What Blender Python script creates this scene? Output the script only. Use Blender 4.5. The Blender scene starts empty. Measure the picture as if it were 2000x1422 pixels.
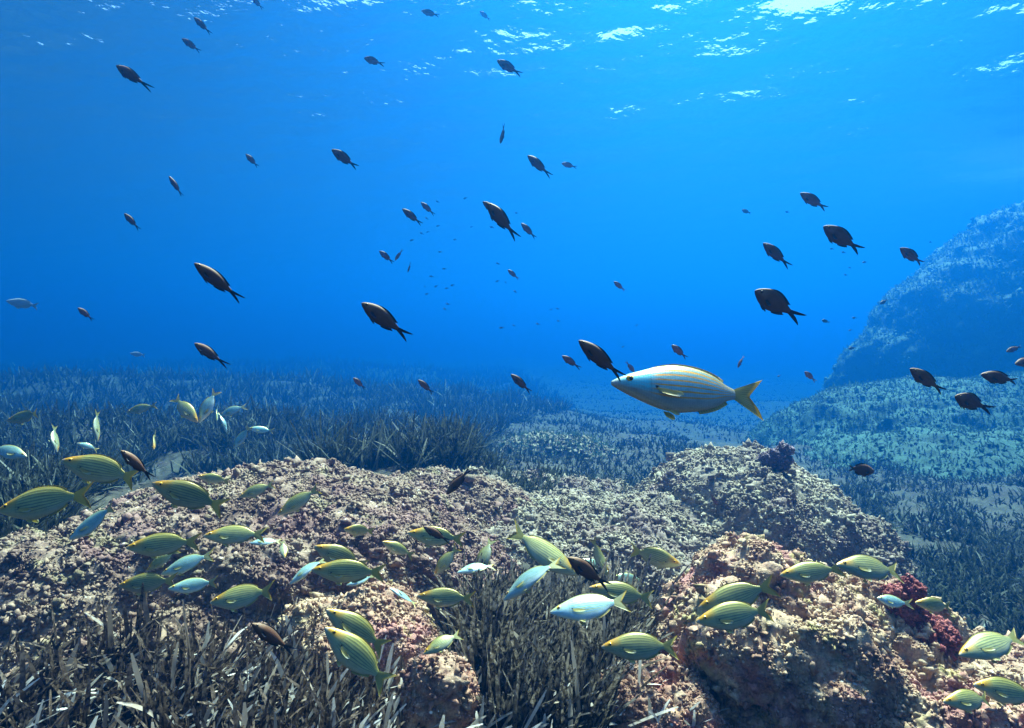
import bpy, bmesh, math, random
import numpy as np
from mathutils import Vector, Matrix
from mathutils.bvhtree import BVHTree

D = bpy.data
SC = bpy.context.scene
COL = SC.collection
rng = np.random.default_rng(7)
random.seed(7)

# ------------------------------------------------------------------ camera
PITCH = math.radians(3.4)
F = 1192.0                                   # focal length in pixels of the 2000 px wide photo
cam = D.cameras.new("camera")
cam.sensor_width = 36.0
cam.lens = 36.0 * F / 2000.0
cam.clip_start = 0.02
cam.clip_end = 400
cam_ob = D.objects.new("camera", cam)
COL.objects.link(cam_ob)
cam_ob.location = (0, 0, 0)
cam_ob.rotation_euler = (math.pi / 2 - PITCH, 0, 0)
SC.camera = cam_ob

# ------------------------------------------------------------------ sky and sun
SUN_AZ, SUN_EL = math.radians(21), math.radians(54)
w = D.worlds.new("World")
SC.world = w
w.use_nodes = True
nt = w.node_tree
sky = nt.nodes.new("ShaderNodeTexSky")
sky.sky_type = 'NISHITA'
sky.sun_disc = False
sky.sun_elevation = SUN_EL
sky.sun_rotation = SUN_AZ
bg = nt.nodes["Background"]
bg.inputs[1].default_value = 0.06
nt.links.new(sky.outputs[0], bg.inputs[0])

sun = D.lights.new("sun", 'SUN')
sun.energy = 5.0
sun.angle = math.radians(10)          # ripples on the surface blur the sun
sun.color = (1.0, 0.89, 0.74)
sun_ob = D.objects.new("sun", sun)
COL.objects.link(sun_ob)
SUN_DIR = Vector((math.sin(SUN_AZ) * math.cos(SUN_EL), math.cos(SUN_AZ) * math.cos(SUN_EL), math.sin(SUN_EL)))
sun_ob.rotation_euler = (-SUN_DIR).to_track_quat('-Z', 'Y').to_euler()
sun_ob.location = SUN_DIR * 50

SC.view_settings.view_transform = 'Standard'
SC.view_settings.look = 'None'
SC.view_settings.exposure = 2.6
SC.view_settings.gamma = 1.0
SC.cycles.use_denoising = True
SC.cycles.max_bounces = 8
SC.cycles.diffuse_bounces = 2
SC.cycles.glossy_bounces = 3
SC.cycles.transparent_max_bounces = 8
SC.cycles.volume_bounces = 1
SC.cycles.caustics_reflective = False
SC.cycles.caustics_refractive = False
SC.cycles.sample_clamp_indirect = 6.0

CP, SP = math.cos(PITCH), math.sin(PITCH)
RIGHT, UP, FWD = Vector((1, 0, 0)), Vector((0, SP, CP)), Vector((0, CP, -SP))


def ray(u, v):
    return (RIGHT * ((u - 1000) / F) + UP * ((711 - v) / F) + FWD)


# ------------------------------------------------------------------ numeric noise
def _hash(ix, iy, iz, seed):
    h = (ix * 374761393 + iy * 668265263 + iz * 2147483647 + seed * 974711) & 0xFFFFFFFF
    h = ((h ^ (h >> 13)) * 1274126177) & 0xFFFFFFFF
    h = ((h ^ (h >> 15)) * 2246822519) & 0xFFFFFFFF
    return h ^ (h >> 16)


def vnoise(p, seed=0):
    """value noise in -1..1 at points p (n,3)"""
    i = np.floor(p).astype(np.int64)
    f = p - i
    f = f * f * f * (f * (f * 6 - 15) + 10)
    out = np.zeros(len(p))
    for dx in (0, 1):
        wx = f[:, 0] if dx else 1 - f[:, 0]
        for dy in (0, 1):
            wy = f[:, 1] if dy else 1 - f[:, 1]
            for dz in (0, 1):
                wz = f[:, 2] if dz else 1 - f[:, 2]
                h = _hash(i[:, 0] + dx, i[:, 1] + dy, i[:, 2] + dz, seed)
                out += wx * wy * wz * (h / 2147483647.5 - 1.0)
    return out


def fbm(p, scale, octaves=4, seed=0, gain=0.5):
    out = np.zeros(len(p))
    a, q = 1.0, p / scale
    for o in range(octaves):
        out += a * vnoise(q + 13.7 * o, seed + o)
        q = q * 2.03
        a *= gain
    return out


def knobs(p, scale, seed=0):
    """rounded knobs: 1 on the middle of each cell, 0 in the clefts between cells"""
    q = p / scale
    i = np.floor(q).astype(np.int64)
    f1 = np.full(len(p), 9.0)
    for dx in (-1, 0, 1):
        for dy in (-1, 0, 1):
            for dz in (-1, 0, 1):
                c = i + np.array([dx, dy, dz])
                h = _hash(c[:, 0], c[:, 1], c[:, 2], seed)
                fx = c[:, 0] + (h & 1023) / 1023.0
                fy = c[:, 1] + ((h >> 10) & 1023) / 1023.0
                fz = c[:, 2] + ((h >> 20) & 1023) / 1023.0
                d = (q[:, 0] - fx) ** 2 + (q[:, 1] - fy) ** 2 + (q[:, 2] - fz) ** 2
                np.minimum(f1, d, out=f1)
    return np.clip(1 - f1 / 0.62, -0.3, 1)


# ------------------------------------------------------------------ mesh helpers
def mesh_np(name, verts, faces, smooth=True, uv=None):
    """mesh from numpy: verts (n,3), faces (m,k) with k 3 or 4; uv per vertex (n,2)"""
    me = D.meshes.new(name)
    verts = np.ascontiguousarray(verts, dtype=np.float32)
    faces = np.ascontiguousarray(faces, dtype=np.int32)
    n, k = faces.shape
    me.vertices.add(len(verts))
    me.vertices.foreach_set("co", verts.ravel())
    me.loops.add(n * k)
    me.loops.foreach_set("vertex_index", faces.ravel())
    me.polygons.add(n)
    me.polygons.foreach_set("loop_start", np.arange(0, n * k, k, dtype=np.int32))
    me.polygons.foreach_set("loop_total", np.full(n, k, dtype=np.int32))
    if smooth:
        me.polygons.foreach_set("use_smooth", np.ones(n, dtype=bool))
    me.update(calc_edges=True)
    if uv is not None:
        l = me.uv_layers.new(name="UVMap")
        l.data.foreach_set("uv", np.ascontiguousarray(np.asarray(uv, dtype=np.float32)[faces.ravel()]).ravel())
    me.validate()
    return me


def link(name, me, mat=None, parent=None):
    o = D.objects.new(name, me)
    COL.objects.link(o)
    if mat and not me.materials:
        me.materials.append(mat)
    if parent:
        o.parent = parent
    return o


def tag(o, label=None, cat=None, group=None, kind=None):
    for k, v in (("label", label), ("category", cat), ("group", group), ("kind", kind)):
        if v:
            o[k] = v
    return o


# ------------------------------------------------------------------ materials
def new_mat(name):
    m = D.materials.new(name)
    m.use_nodes = True
    return m, m.node_tree, m.node_tree.nodes["Principled BSDF"]


def N(nt, kind, **kw):
    n = nt.nodes.new(kind)
    for k, v in kw.items():
        if isinstance(k, str) and k.startswith("i_"):
            n.inputs[int(k[2:])].default_value = v
        else:
            setattr(n, k, v)
    return n


def ramp(nt, fac, stops, interp='LINEAR'):
    r = nt.nodes.new("ShaderNodeValToRGB")
    r.color_ramp.interpolation = interp
    els = r.color_ramp.elements
    while len(els) < len(stops):
        els.new(0.5)
    for e, (p, c) in zip(els, stops):
        e.position = p
        e.color = (*c, 1) if len(c) == 3 else c
    nt.links.new(fac, r.inputs[0])
    return r.outputs[0]


def noise_fac(nt, vec, scale, detail=4, rough=0.55):
    n = N(nt, "ShaderNodeTexNoise")
    n.inputs["Scale"].default_value = scale
    n.inputs["Detail"].default_value = detail
    n.inputs["Roughness"].default_value = rough
    nt.links.new(vec, n.inputs["Vector"])
    return n.outputs["Fac"]


def mix_rgb(nt, fac, a, b, mode='MIX'):
    m = N(nt, "ShaderNodeMix", data_type='RGBA', blend_type=mode)
    for s, v in ((0, fac), (6, a), (7, b)):
        if hasattr(v, "is_linked") or hasattr(v, "links"):
            nt.links.new(v, m.inputs[s])
        else:
            m.inputs[s].default_value = v if s == 0 else (*v, 1)
    return m.outputs[2]


def math_n(nt, op, a, b=None, c=None, clamp=False):
    m = N(nt, "ShaderNodeMath", operation=op, use_clamp=clamp)
    for s, v in ((0, a), (1, b), (2, c)):
        if v is None:
            continue
        if isinstance(v, (int, float)):
            m.inputs[s].default_value = v
        else:
            nt.links.new(v, m.inputs[s])
    return m.outputs[0]


def rock_mat(name, stops, patch, patch_amt=0.5, patch2=None, scale=9.0, speck=0.0, bump=0.35, fine=1.0):
    """encrusted rock: mottled algae colours, coloured patches, pale specks"""
    m, nt, b = new_mat(name)
    tc = N(nt, "ShaderNodeTexCoord").outputs["Object"]
    base = ramp(nt, noise_fac(nt, tc, scale, 6, 0.65), stops)
    p = ramp(nt, noise_fac(nt, tc, scale * 0.42, 5, 0.6), [(0.5, (0, 0, 0)), (0.6, (1, 1, 1))])
    pm = math_n(nt, 'MULTIPLY', p, patch_amt)
    c = mix_rgb(nt, pm, base, patch)
    if patch2:
        p2 = ramp(nt, noise_fac(nt, tc, scale * 0.9, 4, 0.6), [(0.56, (0, 0, 0)), (0.66, (1, 1, 1))])
        c = mix_rgb(nt, math_n(nt, 'MULTIPLY', p2, 0.7), c, patch2)
    f = noise_fac(nt, tc, 90 * fine, 3, 0.7)
    c = mix_rgb(nt, 0.75, c, ramp(nt, f, [(0.25, (0.35, 0.33, 0.32)), (0.5, (0.95, 0.95, 0.95)), (0.72, (1.5, 1.5, 1.45))]), 'MULTIPLY')
    if speck:
        v = N(nt, "ShaderNodeTexVoronoi")
        v.inputs["Scale"].default_value = 38
        nt.links.new(tc, v.inputs["Vector"])
        s = ramp(nt, v.outputs["Distance"], [(0.0, (1, 1, 1)), (0.13, (1, 1, 1)), (0.2, (0, 0, 0))])
        sel = ramp(nt, noise_fac(nt, tc, 14, 2), [(0.57, (0, 0, 0)), (0.62, (1, 1, 1))])
        c = mix_rgb(nt, math_n(nt, 'MULTIPLY', math_n(nt, 'MULTIPLY', s, sel), speck), c, (0.72, 0.72, 0.66))
    nt.links.new(c, b.inputs["Base Color"])
    b.inputs["Roughness"].default_value = 0.85
    b.inputs["Specular IOR Level"].default_value = 0.2
    bp = N(nt, "ShaderNodeBump")
    bp.inputs["Strength"].default_value = bump
    bp.inputs["Distance"].default_value = 0.02
    nt.links.new(noise_fac(nt, tc, 60 * fine, 5, 0.65), bp.inputs["Height"])
    nt.links.new(bp.outputs[0], b.inputs["Normal"])
    return m


M = {}
M['coral'] = rock_mat("encrusted_warm_rock", [(0.28, (0.13, 0.06, 0.043)), (0.42, (0.31, 0.175, 0.12)), (0.55, (0.45, 0.315, 0.205)), (0.75, (0.58, 0.46, 0.30))],
                      (0.39, 0.175, 0.16), 0.8, (0.31, 0.275, 0.10), 9, 0.8, 0.4)
M['boulder'] = rock_mat("encrusted_mauve_rock", [(0.3, (0.10, 0.055, 0.045)), (0.45, (0.21, 0.135, 0.10)), (0.58, (0.28, 0.20, 0.143)), (0.75, (0.36, 0.275, 0.19))],
                        (0.22, 0.118, 0.112), 0.65, (0.22, 0.19, 0.10), 7, 0.7, 0.4)
M['dome'] = rock_mat("encrusted_grey_rock", [(0.3, (0.125, 0.092, 0.075)), (0.45, (0.235, 0.19, 0.14)), (0.58, (0.31, 0.265, 0.19)), (0.75, (0.40, 0.35, 0.25))],
                     (0.19, 0.125, 0.12), 0.6, (0.27, 0.25, 0.17), 6, 0.5, 0.4)
M['turfrock'] = rock_mat("turf_covered_rock", [(0.3, (0.03, 0.065, 0.048)), (0.5, (0.052, 0.105, 0.076)), (0.7, (0.08, 0.145, 0.10))],
                         (0.04, 0.07, 0.054), 0.6, None, 2.5, 0, 0.6, 0.4)
M['reddish'] = rock_mat("red_encrusted_rock", [(0.3, (0.12, 0.05, 0.035)), (0.45, (0.28, 0.15, 0.105)), (0.6, (0.38, 0.26, 0.18)), (0.78, (0.5, 0.42, 0.29))],
                        (0.40, 0.14, 0.12), 0.7, (0.29, 0.19, 0.11), 16, 1.0, 0.4)
M['sponge'] = rock_mat("crimson_algae", [(0.3, (0.17, 0.04, 0.04)), (0.5, (0.34, 0.10, 0.095)), (0.7, (0.48, 0.19, 0.165))],
                       (0.27, 0.065, 0.065), 0.6, None, 14, 0, 0.7, 1.6)
M['mauve'] = rock_mat("mauve_algae", [(0.3, (0.10, 0.07, 0.09)), (0.5, (0.20, 0.15, 0.18)), (0.7, (0.30, 0.25, 0.27))],
                      (0.16, 0.11, 0.14), 0.6, None, 14, 0, 0.7, 1.6)
M['seabed'] = rock_mat("seabed_turf_and_rubble", [(0.3, (0.012, 0.012, 0.009)), (0.45, (0.035, 0.033, 0.025)), (0.6, (0.065, 0.06, 0.045)), (0.78, (0.13, 0.12, 0.088))],
                       (0.045, 0.034, 0.032), 0.7, (0.045, 0.05, 0.032), 5, 0.3, 0.5)
# ------------------------------------------------------------------ water: body (haze) and surface
SURF = 4.6
HALF = 165.0


def build_water_body():
    bm = bmesh.new()
    bmesh.ops.create_cube(bm, size=1.0)
    zl, zh = -12.5, SURF + 0.6
    for v in bm.verts:
        v.co = (v.co.x * 2 * HALF, v.co.y * 2 * HALF + 20, zl if v.co.z < 0 else zh)
    me = D.meshes.new("haze")
    bm.to_mesh(me)
    bm.free()
    m = D.materials.new("sea_water_volume")
    m.use_nodes = True
    nt = m.node_tree
    nt.nodes.clear()
    out = N(nt, "ShaderNodeOutputMaterial")
    v = N(nt, "ShaderNodeVolumePrincipled")
    v.inputs["Color"].default_value = (0.0025, 0.086, 0.305, 1)
    v.inputs["Absorption Color"].default_value = (0.0, 0.22, 0.38, 1)
    v.inputs["Density"].default_value = 0.088
    v.inputs["Anisotropy"].default_value = 0.72
    nt.links.new(v.outputs[0], out.inputs["Volume"])
    me.materials.append(m)
    o = link("haze", me)
    tag(o, "clear blue sea water filling the whole view", None, None, "stuff")


def build_surface():
    nr, na = 340, 420
    r = np.geomspace(0.6, 150.0, nr)
    a = np.radians(np.concatenate([np.linspace(-62, 62, na - 60), np.linspace(66, 294, 60)]))
    R, A = np.meshgrid(r, a, indexing='ij')
    x, y = R * np.sin(A), R * np.cos(A)
    p = np.stack([x.ravel(), y.ravel(), np.zeros(x.size)], 1)
    z = np.zeros(len(p))
    g = np.random.default_rng(12)
    for lam, amp in ((3.1, .05), (2.3, .045), (1.7, .03), (1.1, .022), (0.8, .016), (.55, .010), (.42, .007)):
        th = g.normal(0.35, 0.55)
        k = 2 * math.pi / lam
        ph = k * (p[:, 0] * math.sin(th) + p[:, 1] * math.cos(th)) + g.uniform(0, 6.28) + 1.2 * vnoise(p / (lam * 1.6), 5)
        z += .9 * amp * (2 * np.abs(np.sin(ph / 2)) - 1)
    p[:, 2] = SURF - z
    ii = (np.arange(nr - 1)[:, None] * na + np.arange(na)[None, :])
    jj = np.roll(np.arange(na), -1)
    q0 = ii
    q1 = np.arange(nr - 1)[:, None] * na + jj[None, :]
    f = np.stack([q0.ravel(), q1.ravel(), q1.ravel() + na, q0.ravel() + na], 1)
    me = mesh_np("water", p, f)
    m = D.materials.new("water_surface_from_below")
    m.use_nodes = True
    nt = m.node_tree
    nt.nodes.clear()
    out = N(nt, "ShaderNodeOutputMaterial")
    geo = N(nt, "ShaderNodeNewGeometry")
    bp = N(nt, "ShaderNodeBump")
    bp.inputs["Strength"].default_value = 0.65
    bp.inputs["Distance"].default_value = 0.08
    tc = N(nt, "ShaderNodeTexCoord").outputs["Object"]
    nt.links.new(noise_fac(nt, tc, 3.6, 3, 0.5), bp.inputs["Height"])
    dot = N(nt, "ShaderNodeVectorMath", operation='DOT_PRODUCT')
    nt.links.new(bp.outputs[0], dot.inputs[0])
    nt.links.new(geo.outputs["Incoming"], dot.inputs[1])
    c = math_n(nt, 'ABSOLUTE', dot.outputs["Value"])
    # total internal reflection at flat angles, clear window where a wave face turns towards the viewer
    fac = ramp(nt, c, [(0.58, (0, 0, 0)), (0.64, (1, 1, 1))])
    gl = N(nt, "ShaderNodeBsdfGlossy")
    gl.inputs["Roughness"].default_value = 0.48
    gl.inputs["Color"].default_value = (0.95, 0.97, 1, 1)
    nt.links.new(bp.outputs[0], gl.inputs["Normal"])
    tr = N(nt, "ShaderNodeBsdfTransparent")
    mx = N(nt, "ShaderNodeMixShader")
    nt.links.new(fac, mx.inputs[0])
    nt.links.new(gl.outputs[0], mx.inputs[1])
    nt.links.new(tr.outputs[0], mx.inputs[2])
    nt.links.new(mx.outputs[0], out.inputs["Surface"])
    o = link("water", me, m)
    tag(o, "rippled underside of the sea surface with bright glints", None, None, "structure")


build_water_body()
build_surface()

# ------------------------------------------------------------------ seabed
# control points: photo column, row, distance ahead -> height of the bottom there (crown of the weed minus its own length)
GC = []
for u, v, d, drop in [
    (300, 1400, 1.7, .16), (700, 1400, 1.7, .16), (0, 1300, 1.9, .14), (100, 1200, 2.3, .12), (1050, 1410, 1.7, .1), (1000, 1300, 1.9, .16),
    (1050, 1160, 2.4, .18), (1250, 1350, 1.75, .05), (1300, 1180, 2.4, .05), (1400, 1410, 1.9, .3), (1700, 1400, 2.0, .3), (1990, 1400, 1.9, .05),
    (1050, 1050, 3.2, 0), (1200, 1080, 3.0, 0), (900, 1000, 3.4, 0), (1000, 950, 4.2, 0), (1150, 960, 4.2, 0), (820, 1010, 3.2, .1),
    (100, 1000, 3.1, .05), (0, 900, 3.5, .25), (300, 860, 3.7, .3), (550, 865, 3.8, .3), (760, 860, 4.0, .2), (880, 870, 4.4, .0),
    (200, 800, 7.6, .3), (500, 800, 7.8, .3), (750, 800, 8.2, .3), (900, 815, 9.0, .3), (100, 750, 18, .3), (500, 745, 19, .3), (800, 755, 18, .3),
    (100, 715, 38, .3), (500, 712, 40, .3), (900, 735, 34, .3), (1000, 785, 15, .25), (1050, 812, 12, .2), (1000, 880, 6.4, .1), (1200, 900, 7.2, .1),
    (1150, 840, 11, .1), (1300, 900, 8, .0), (1400, 845, 15, .1), (1300, 815, 21, .1), (1500, 800, 27, .1), (1200, 780, 34, .1), (1500, 765, 42, .1), (1500, 880, 10, .1),
    (1760, 1080, 4.4, .2), (1950, 1100, 4.0, .2), (1850, 1180, 3.4, .2), (1990, 1250, 2.8, .2), (1600, 1000, 5.4, .1), (1850, 1000, 5.8, .1),
    (2400, 1100, 3.5, .1), (2600, 900, 6, 0), (-500, 1300, 1.9, .1), (-500, 900, 3.5, .2), (-600, 740, 9, .2), (2400, 780, 25, 0), (1000, 715, 65, 0), (0, 692, 75, 0), (2000, 740, 60, 0), (1000, 690, 120, 0), (0, 675, 120, 0), (2000, 690, 120, 0)]:
    P = ray(u, v)
    P = P * (d / P.y)
    GC.append((P.x, P.y, P.z - drop))
for x in (-3, -1, 1, 3):
    GC.append((x, 0.5, -1.3))
    GC.append((x, -2.5, -1.4))
GC = np.array(GC)


def ground_base(x, y):
    """smooth inverse-distance blend of the control heights in log-distance space"""
    rr = np.hypot(x, y)
    out_w = np.zeros_like(x)
    out_z = np.zeros_like(x)
    for cx, cy, cz in GC:
        s = 0.16 * max(math.hypot(cx, cy), 0.8)
        d2 = ((x - cx) ** 2 + (y - cy) ** 2) / (s * s)
        wgt = 1 / (d2 * d2 * 0.25 + d2 + 0.12)
        out_w += wgt
        out_z += wgt * cz
    return out_z / out_w


def ground_detail(p, r):
    big = fbm(p, 0.7, 3, 11) * 0.045
    kn = knobs(p + 0.03 * fbm(p, .1, 2, 5)[:, None], 0.11, 4) * 0.035
    k2 = knobs(p, 0.045, 8) * 0.014 * np.clip(1.6 - r / 5, 0, 1)
    sm = fbm(p, 0.04, 2, 21) * 0.007 * np.clip(1.6 - r / 4, 0, 1)
    far = fbm(p, 2.5, 2, 31) * 0.12 * np.clip((r - 5) / 6, 0, 1) + fbm(p, 7.0, 2, 33) * .30 * np.clip((r - 8) / 12, 0, 1)
    return big + kn * np.clip(2 - r / 10, .2, 1) + k2 + sm + far


def build_seabed():
    nr, na = 560, 760
    r = np.concatenate([[0.0], np.geomspace(0.45, 150.0, nr - 1)])
    a = np.radians(np.concatenate([np.linspace(-52, 52, na - 80), np.linspace(55, 305, 80)]))
    R, A = np.meshgrid(r, a, indexing='ij')
    x, y = (R * np.sin(A)).ravel(), (R * np.cos(A)).ravel()
    z = ground_base(x, y)
    p = np.stack([x, y, z], 1)
    p[:, 2] += ground_detail(p, R.ravel())
    q0 = np.arange(nr - 1)[:, None] * na + np.arange(na)[None, :]
    q1 = np.arange(nr - 1)[:, None] * na + np.roll(np.arange(na), -1)[None, :]
    f = np.stack([q0.ravel(), q1.ravel(), q1.ravel() + na, q0.ravel() + na], 1)[:, ::-1]
    me = mesh_np("seabed", p, f)
    o = link("seabed", me, M['seabed'])
    tag(o, "uneven sea bottom of turf and rubble", None, None, "structure")
    return p, f


BV = []                                     # meshes that fish and leaves must stay clear of
sb_v, sb_f = build_seabed()
BV.append(BVHTree.FromPolygons(sb_v.tolist(), sb_f.tolist()))


# ------------------------------------------------------------------ rocks
def remesh_blobs(blobs, voxel):
    bm = bmesh.new()
    for c, r, rz in blobs:
        ret = bmesh.ops.create_icosphere(bm, subdivisions=4, radius=1.0)
        mat = Matrix.Translation(c) @ Matrix.Rotation(rz, 4, 'Z') @ Matrix.Diagonal((*r, 1))
        bmesh.ops.transform(bm, matrix=mat, verts=ret['verts'])
    me = D.meshes.new("tmp")
    bm.to_mesh(me)
    bm.free()
    o = D.objects.new("tmp", me)
    COL.objects.link(o)
    md = o.modifiers.new("r", 'REMESH')
    md.mode = 'VOXEL'
    md.voxel_size = voxel
    md2 = o.modifiers.new("s", 'SMOOTH')
    md2.iterations = 12
    md2.factor = 0.5
    dg = bpy.context.evaluated_depsgraph_get()
    ev = o.evaluated_get(dg)
    m = ev.to_mesh()
    n = len(m.vertices)
    v = np.empty(n * 3, np.float32)
    m.vertices.foreach_get("co", v)
    nn = np.empty(n * 3, np.float32)
    m.vertex_normals.foreach_get("vector", nn)
    nl = len(m.loops)
    li = np.empty(nl, np.int32)
    m.loops.foreach_get("vertex_index", li)
    lt = np.empty(len(m.polygons), np.int32)
    m.polygons.foreach_get("loop_total", lt)
    ev.to_mesh_clear()
    D.objects.remove(o)
    D.meshes.remove(me)
    assert (lt == 4).all()
    return v.reshape(-1, 3).astype(float), nn.reshape(-1, 3).astype(float), li.reshape(-1, 4)


def rock(name, label, blobs, voxel, mat, lump=(.3, .05), kn=((.09, .03), (.035, .012)), rough=(.02, .004), zcut=-9, seed=0, cat="rock", group="algae covered rocks"):
    v, n, f = remesh_blobs(blobs, voxel)
    keep = v[:, 2] > zcut
    fk = keep[f].all(1)
    f = f[fk]
    used = np.zeros(len(v), bool)
    used[f.ravel()] = True
    idx = np.cumsum(used) - 1
    v, n, f = v[used], n[used], idx[f]
    d = fbm(v, lump[0], 3, seed + 1) * lump[1]
    wv = v + 0.25 * kn[0][0] * np.stack([fbm(v, kn[0][0], 2, seed + 50 + k) for k in range(3)], 1)
    mask = 1.45 * np.clip(0.75 + 0.6 * fbm(v, lump[0] * 1.1, 2, seed + 77), 0.3, 1.25)
    for j, (s, a) in enumerate(kn):
        d += knobs(wv, s, seed + 3 * j) * a * mask
    d += fbm(v, rough[0], 2, seed + 9) * rough[1]
    v = v + n * d[:, None]
    c = v.mean(0)
    me = mesh_np(name, v - c, f)
    o = link(name, me, mat)
    o.location = c
    tag(o, label, cat, group)
    BV.append(BVHTree.FromPolygons(v.tolist(), f.tolist()))
    return o, v, n, f


ROCKS = {}
ROCKS['boulder'] = rock("reef_boulder", "broad flat boulder under the striped fish, crusted beige and mauve", [
    ((-1.15, 2.95, -1.21), (1.05, .78, .46), .1), ((-.72, 2.8, -1.13), (.40, .55, .35), .3), ((-1.7, 2.75, -1.24), (.8, .65, .36), -.2), ((-.60, 3.0, -1.05), (.34, .36, .26), 0),
    ((-1.3, 2.4, -1.33), (.85, .5, .30), 0), ((-.5, 3.4, -1.20), (.6, .6, .32), 0), ((-.25, 3.0, -1.28), (.4, .4, .24), 0)],
    .0105, M['boulder'], (.35, .05), ((.10, .021), (.04, .014), (.022, .005)), (.014, .003), -1.5, 10)
ROCKS['lobe'] = rock("reef_boulder", "low pinkish rock lobe between the two front weed beds", [
    ((-.50, 2.1, -1.12), (.22, .24, .17), .2), ((-.40, 2.0, -1.12), (.11, .13, .13), 0), ((-.62, 2.2, -1.16), (.22, .2, .16), 0)],
    .008, M['coral'], (.2, .03), ((.055, .018), (.024, .008)), (.012, .003), -1.4, 20)
ROCKS['plain'] = rock("reef_boulder", "low wide rock shelf in the middle, behind the front weed clump", [
    ((.10, 3.5, -1.36), (.95, .75, .31), 0), ((-.2, 3.65, -1.28), (.42, .5, .30), 0), ((.6, 3.1, -1.36), (.7, .5, .27), 0), ((.35, 4.2, -1.46), (.9, .6, .34), 0)],
    .012, M['dome'], (.3, .05), ((.09, .026), (.04, .017), (.024, .006)), (.016, .003), -1.7, 30)
ROCKS['dome'] = rock("reef_boulder", "round grey dome of rock behind the warm front rock", [
    ((1.42, 3.8, -1.42), (.70, .8, .63), .0), ((.95, 3.6, -1.48), (.75, .7, .48), .2), ((1.85, 3.55, -1.56), (.45, .55, .45), 0)],
    .0115, M['dome'], (.35, .05), ((.10, .022), (.04, .016), (.024, .006)), (.016, .003), -2.0, 40)
ROCKS['coral'] = rock("reef_boulder", "big warm cream and pink knobbly rock in the lower right corner", [
    ((.88, 2.1, -1.20), (.33, .36, .42), .0), ((1.14, 2.02, -1.30), (.42, .42, .37), -.3), ((1.32, 1.87, -1.42), (.40, .40, .36), 0), ((.73, 1.93, -.99), (.16, .2, .13), 0),
    ((1.12, 1.76, -1.32), (.31, .28, .28), 0), ((.92, 1.85, -1.06), (.2, .2, .14), .4), ((.95, 1.66, -1.42), (.16, .16, .16), 0)],
    .0065, M['coral'], (.2, .045), ((.07, .034), (.03, .014), (.014, .004)), (.009, .002), -1.75, 50)
ROCKS['corner'] = rock("reef_boulder", "pale rock in the bottom right corner beside the warm rock", [
    ((1.72, 1.98, -1.34), (.30, .26, .24), .2), ((1.5, 1.75, -1.42), (.2, .2, .2), 0)],
    .009, M['coral'], (.2, .03), ((.06, .022), (.027, .009)), (.013, .003), -1.7, 60)
ROCKS['red'] = rock("reef_boulder", "small red crusted rock under the middle weed clump", [
    ((-.225, 1.72, -1.12), (.10, .11, .17), .0), ((-.15, 1.68, -1.25), (.13, .13, .12), 0)],
    .006, M['reddish'], (.12, .02), ((.04, .013), (.018, .006)), (.01, .0025), -1.4, 70)
ROCKS['redmound'] = rock("reef_boulder", "reddish brown mound beside the dark cleft of the warm rock", [
    ((.42, 1.78, -1.19), (.2, .2, .17), .0), ((.24, 1.72, -1.28), (.18, .16, .13), 0)],
    .007, M['reddish'], (.15, .03), ((.05, .016), (.022, .007)), (.01, .0025), -1.45, 80)
ROCKS['mound'] = rock("reef_boulder", "weedy hump of rock in the blue middle distance", [
    ((.58, 8.3, -2.08), (.95, .9, .58), .0), ((-.25, 7.8, -2.2), (.65, .65, .45), 0)],
    .025, M['dome'], (.4, .07), ((.14, .04), (.06, .02)), (.03, .006), -3.2, 90)
ROCKS['pale'] = rock("reef_boulder", "low pale rock beyond the weedy hump", [
    ((2.2, 10.6, -2.6), (1.05, 1.0, .56), .0)],
    .03, M['dome'], (.4, .07), ((.14, .04), (.06, .02)), (.03, .006), -3.6, 100)
FS = 1.85                                    # how far back the two big rocks on the right stand


def back(bl):
    return [(tuple(x * FS for x in c), tuple(x * FS for x in r), rz) for c, r, rz in bl]


ROCKS['slope'] = rock("reef_boulder", "large smooth teal boulder sloping down at the right edge", back([
    ((4.5, 6.6, -2.3), (2.1, 1.9, 1.72), .1), ((3.4, 6.4, -2.3), (1.2, 1.2, 1.05), 0), ((6.2, 6.8, -2.0), (2.2, 2, 1.5), 0), ((4.0, 5.15, -1.95), (2.4, 1.75, 1.02), 0)]),
    .06, M['turfrock'], (1.1, .14), ((.3, .045), (.12, .025)), (.06, .015), -5.5, 110)
ROCKS['tall'] = rock("reef_boulder", "tall hazy rock wall rising at the right edge", back([
    ((8.9, 9.6, -.75), (3.0, 2.6, 2.75), .0), ((6.9, 9.4, -1.2), (1.7, 1.8, 1.6), 0), ((6.3, 9.2, -2.1), (1.7, 1.7, 1.2), 0), ((9.5, 9, .2), (2.2, 2, 1.9), 0), ((7.45, 9.3, -.28), (1.75, 1.7, 1.45), 0)]),
    .09, M['turfrock'], (1.6, .28), ((.45, .08), (.2, .045)), (.1, .025), -5.5, 120)
ROCKS['sponge'] = rock("algae_clump", "crimson algae clump with a raised horn on the warm rock", [
    ((1.27, 1.93, -.93), (.055, .05, .08), .0), ((1.29, 1.92, -.845), (.03, .034, .032), 0), ((1.235, 1.92, -.865), (.033, .03, .03), 0),
    ((1.345, 1.91, -.98), (.07, .055, .042), .2), ((1.29, 1.9, -.99), (.07, .06, .045), 0)],
    .0045, M['sponge'], (.06, .012), ((.03, .012), (.013, .006)), (.007, .003), -9, 130, "algae", "algae clumps growing on rocks")
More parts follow.
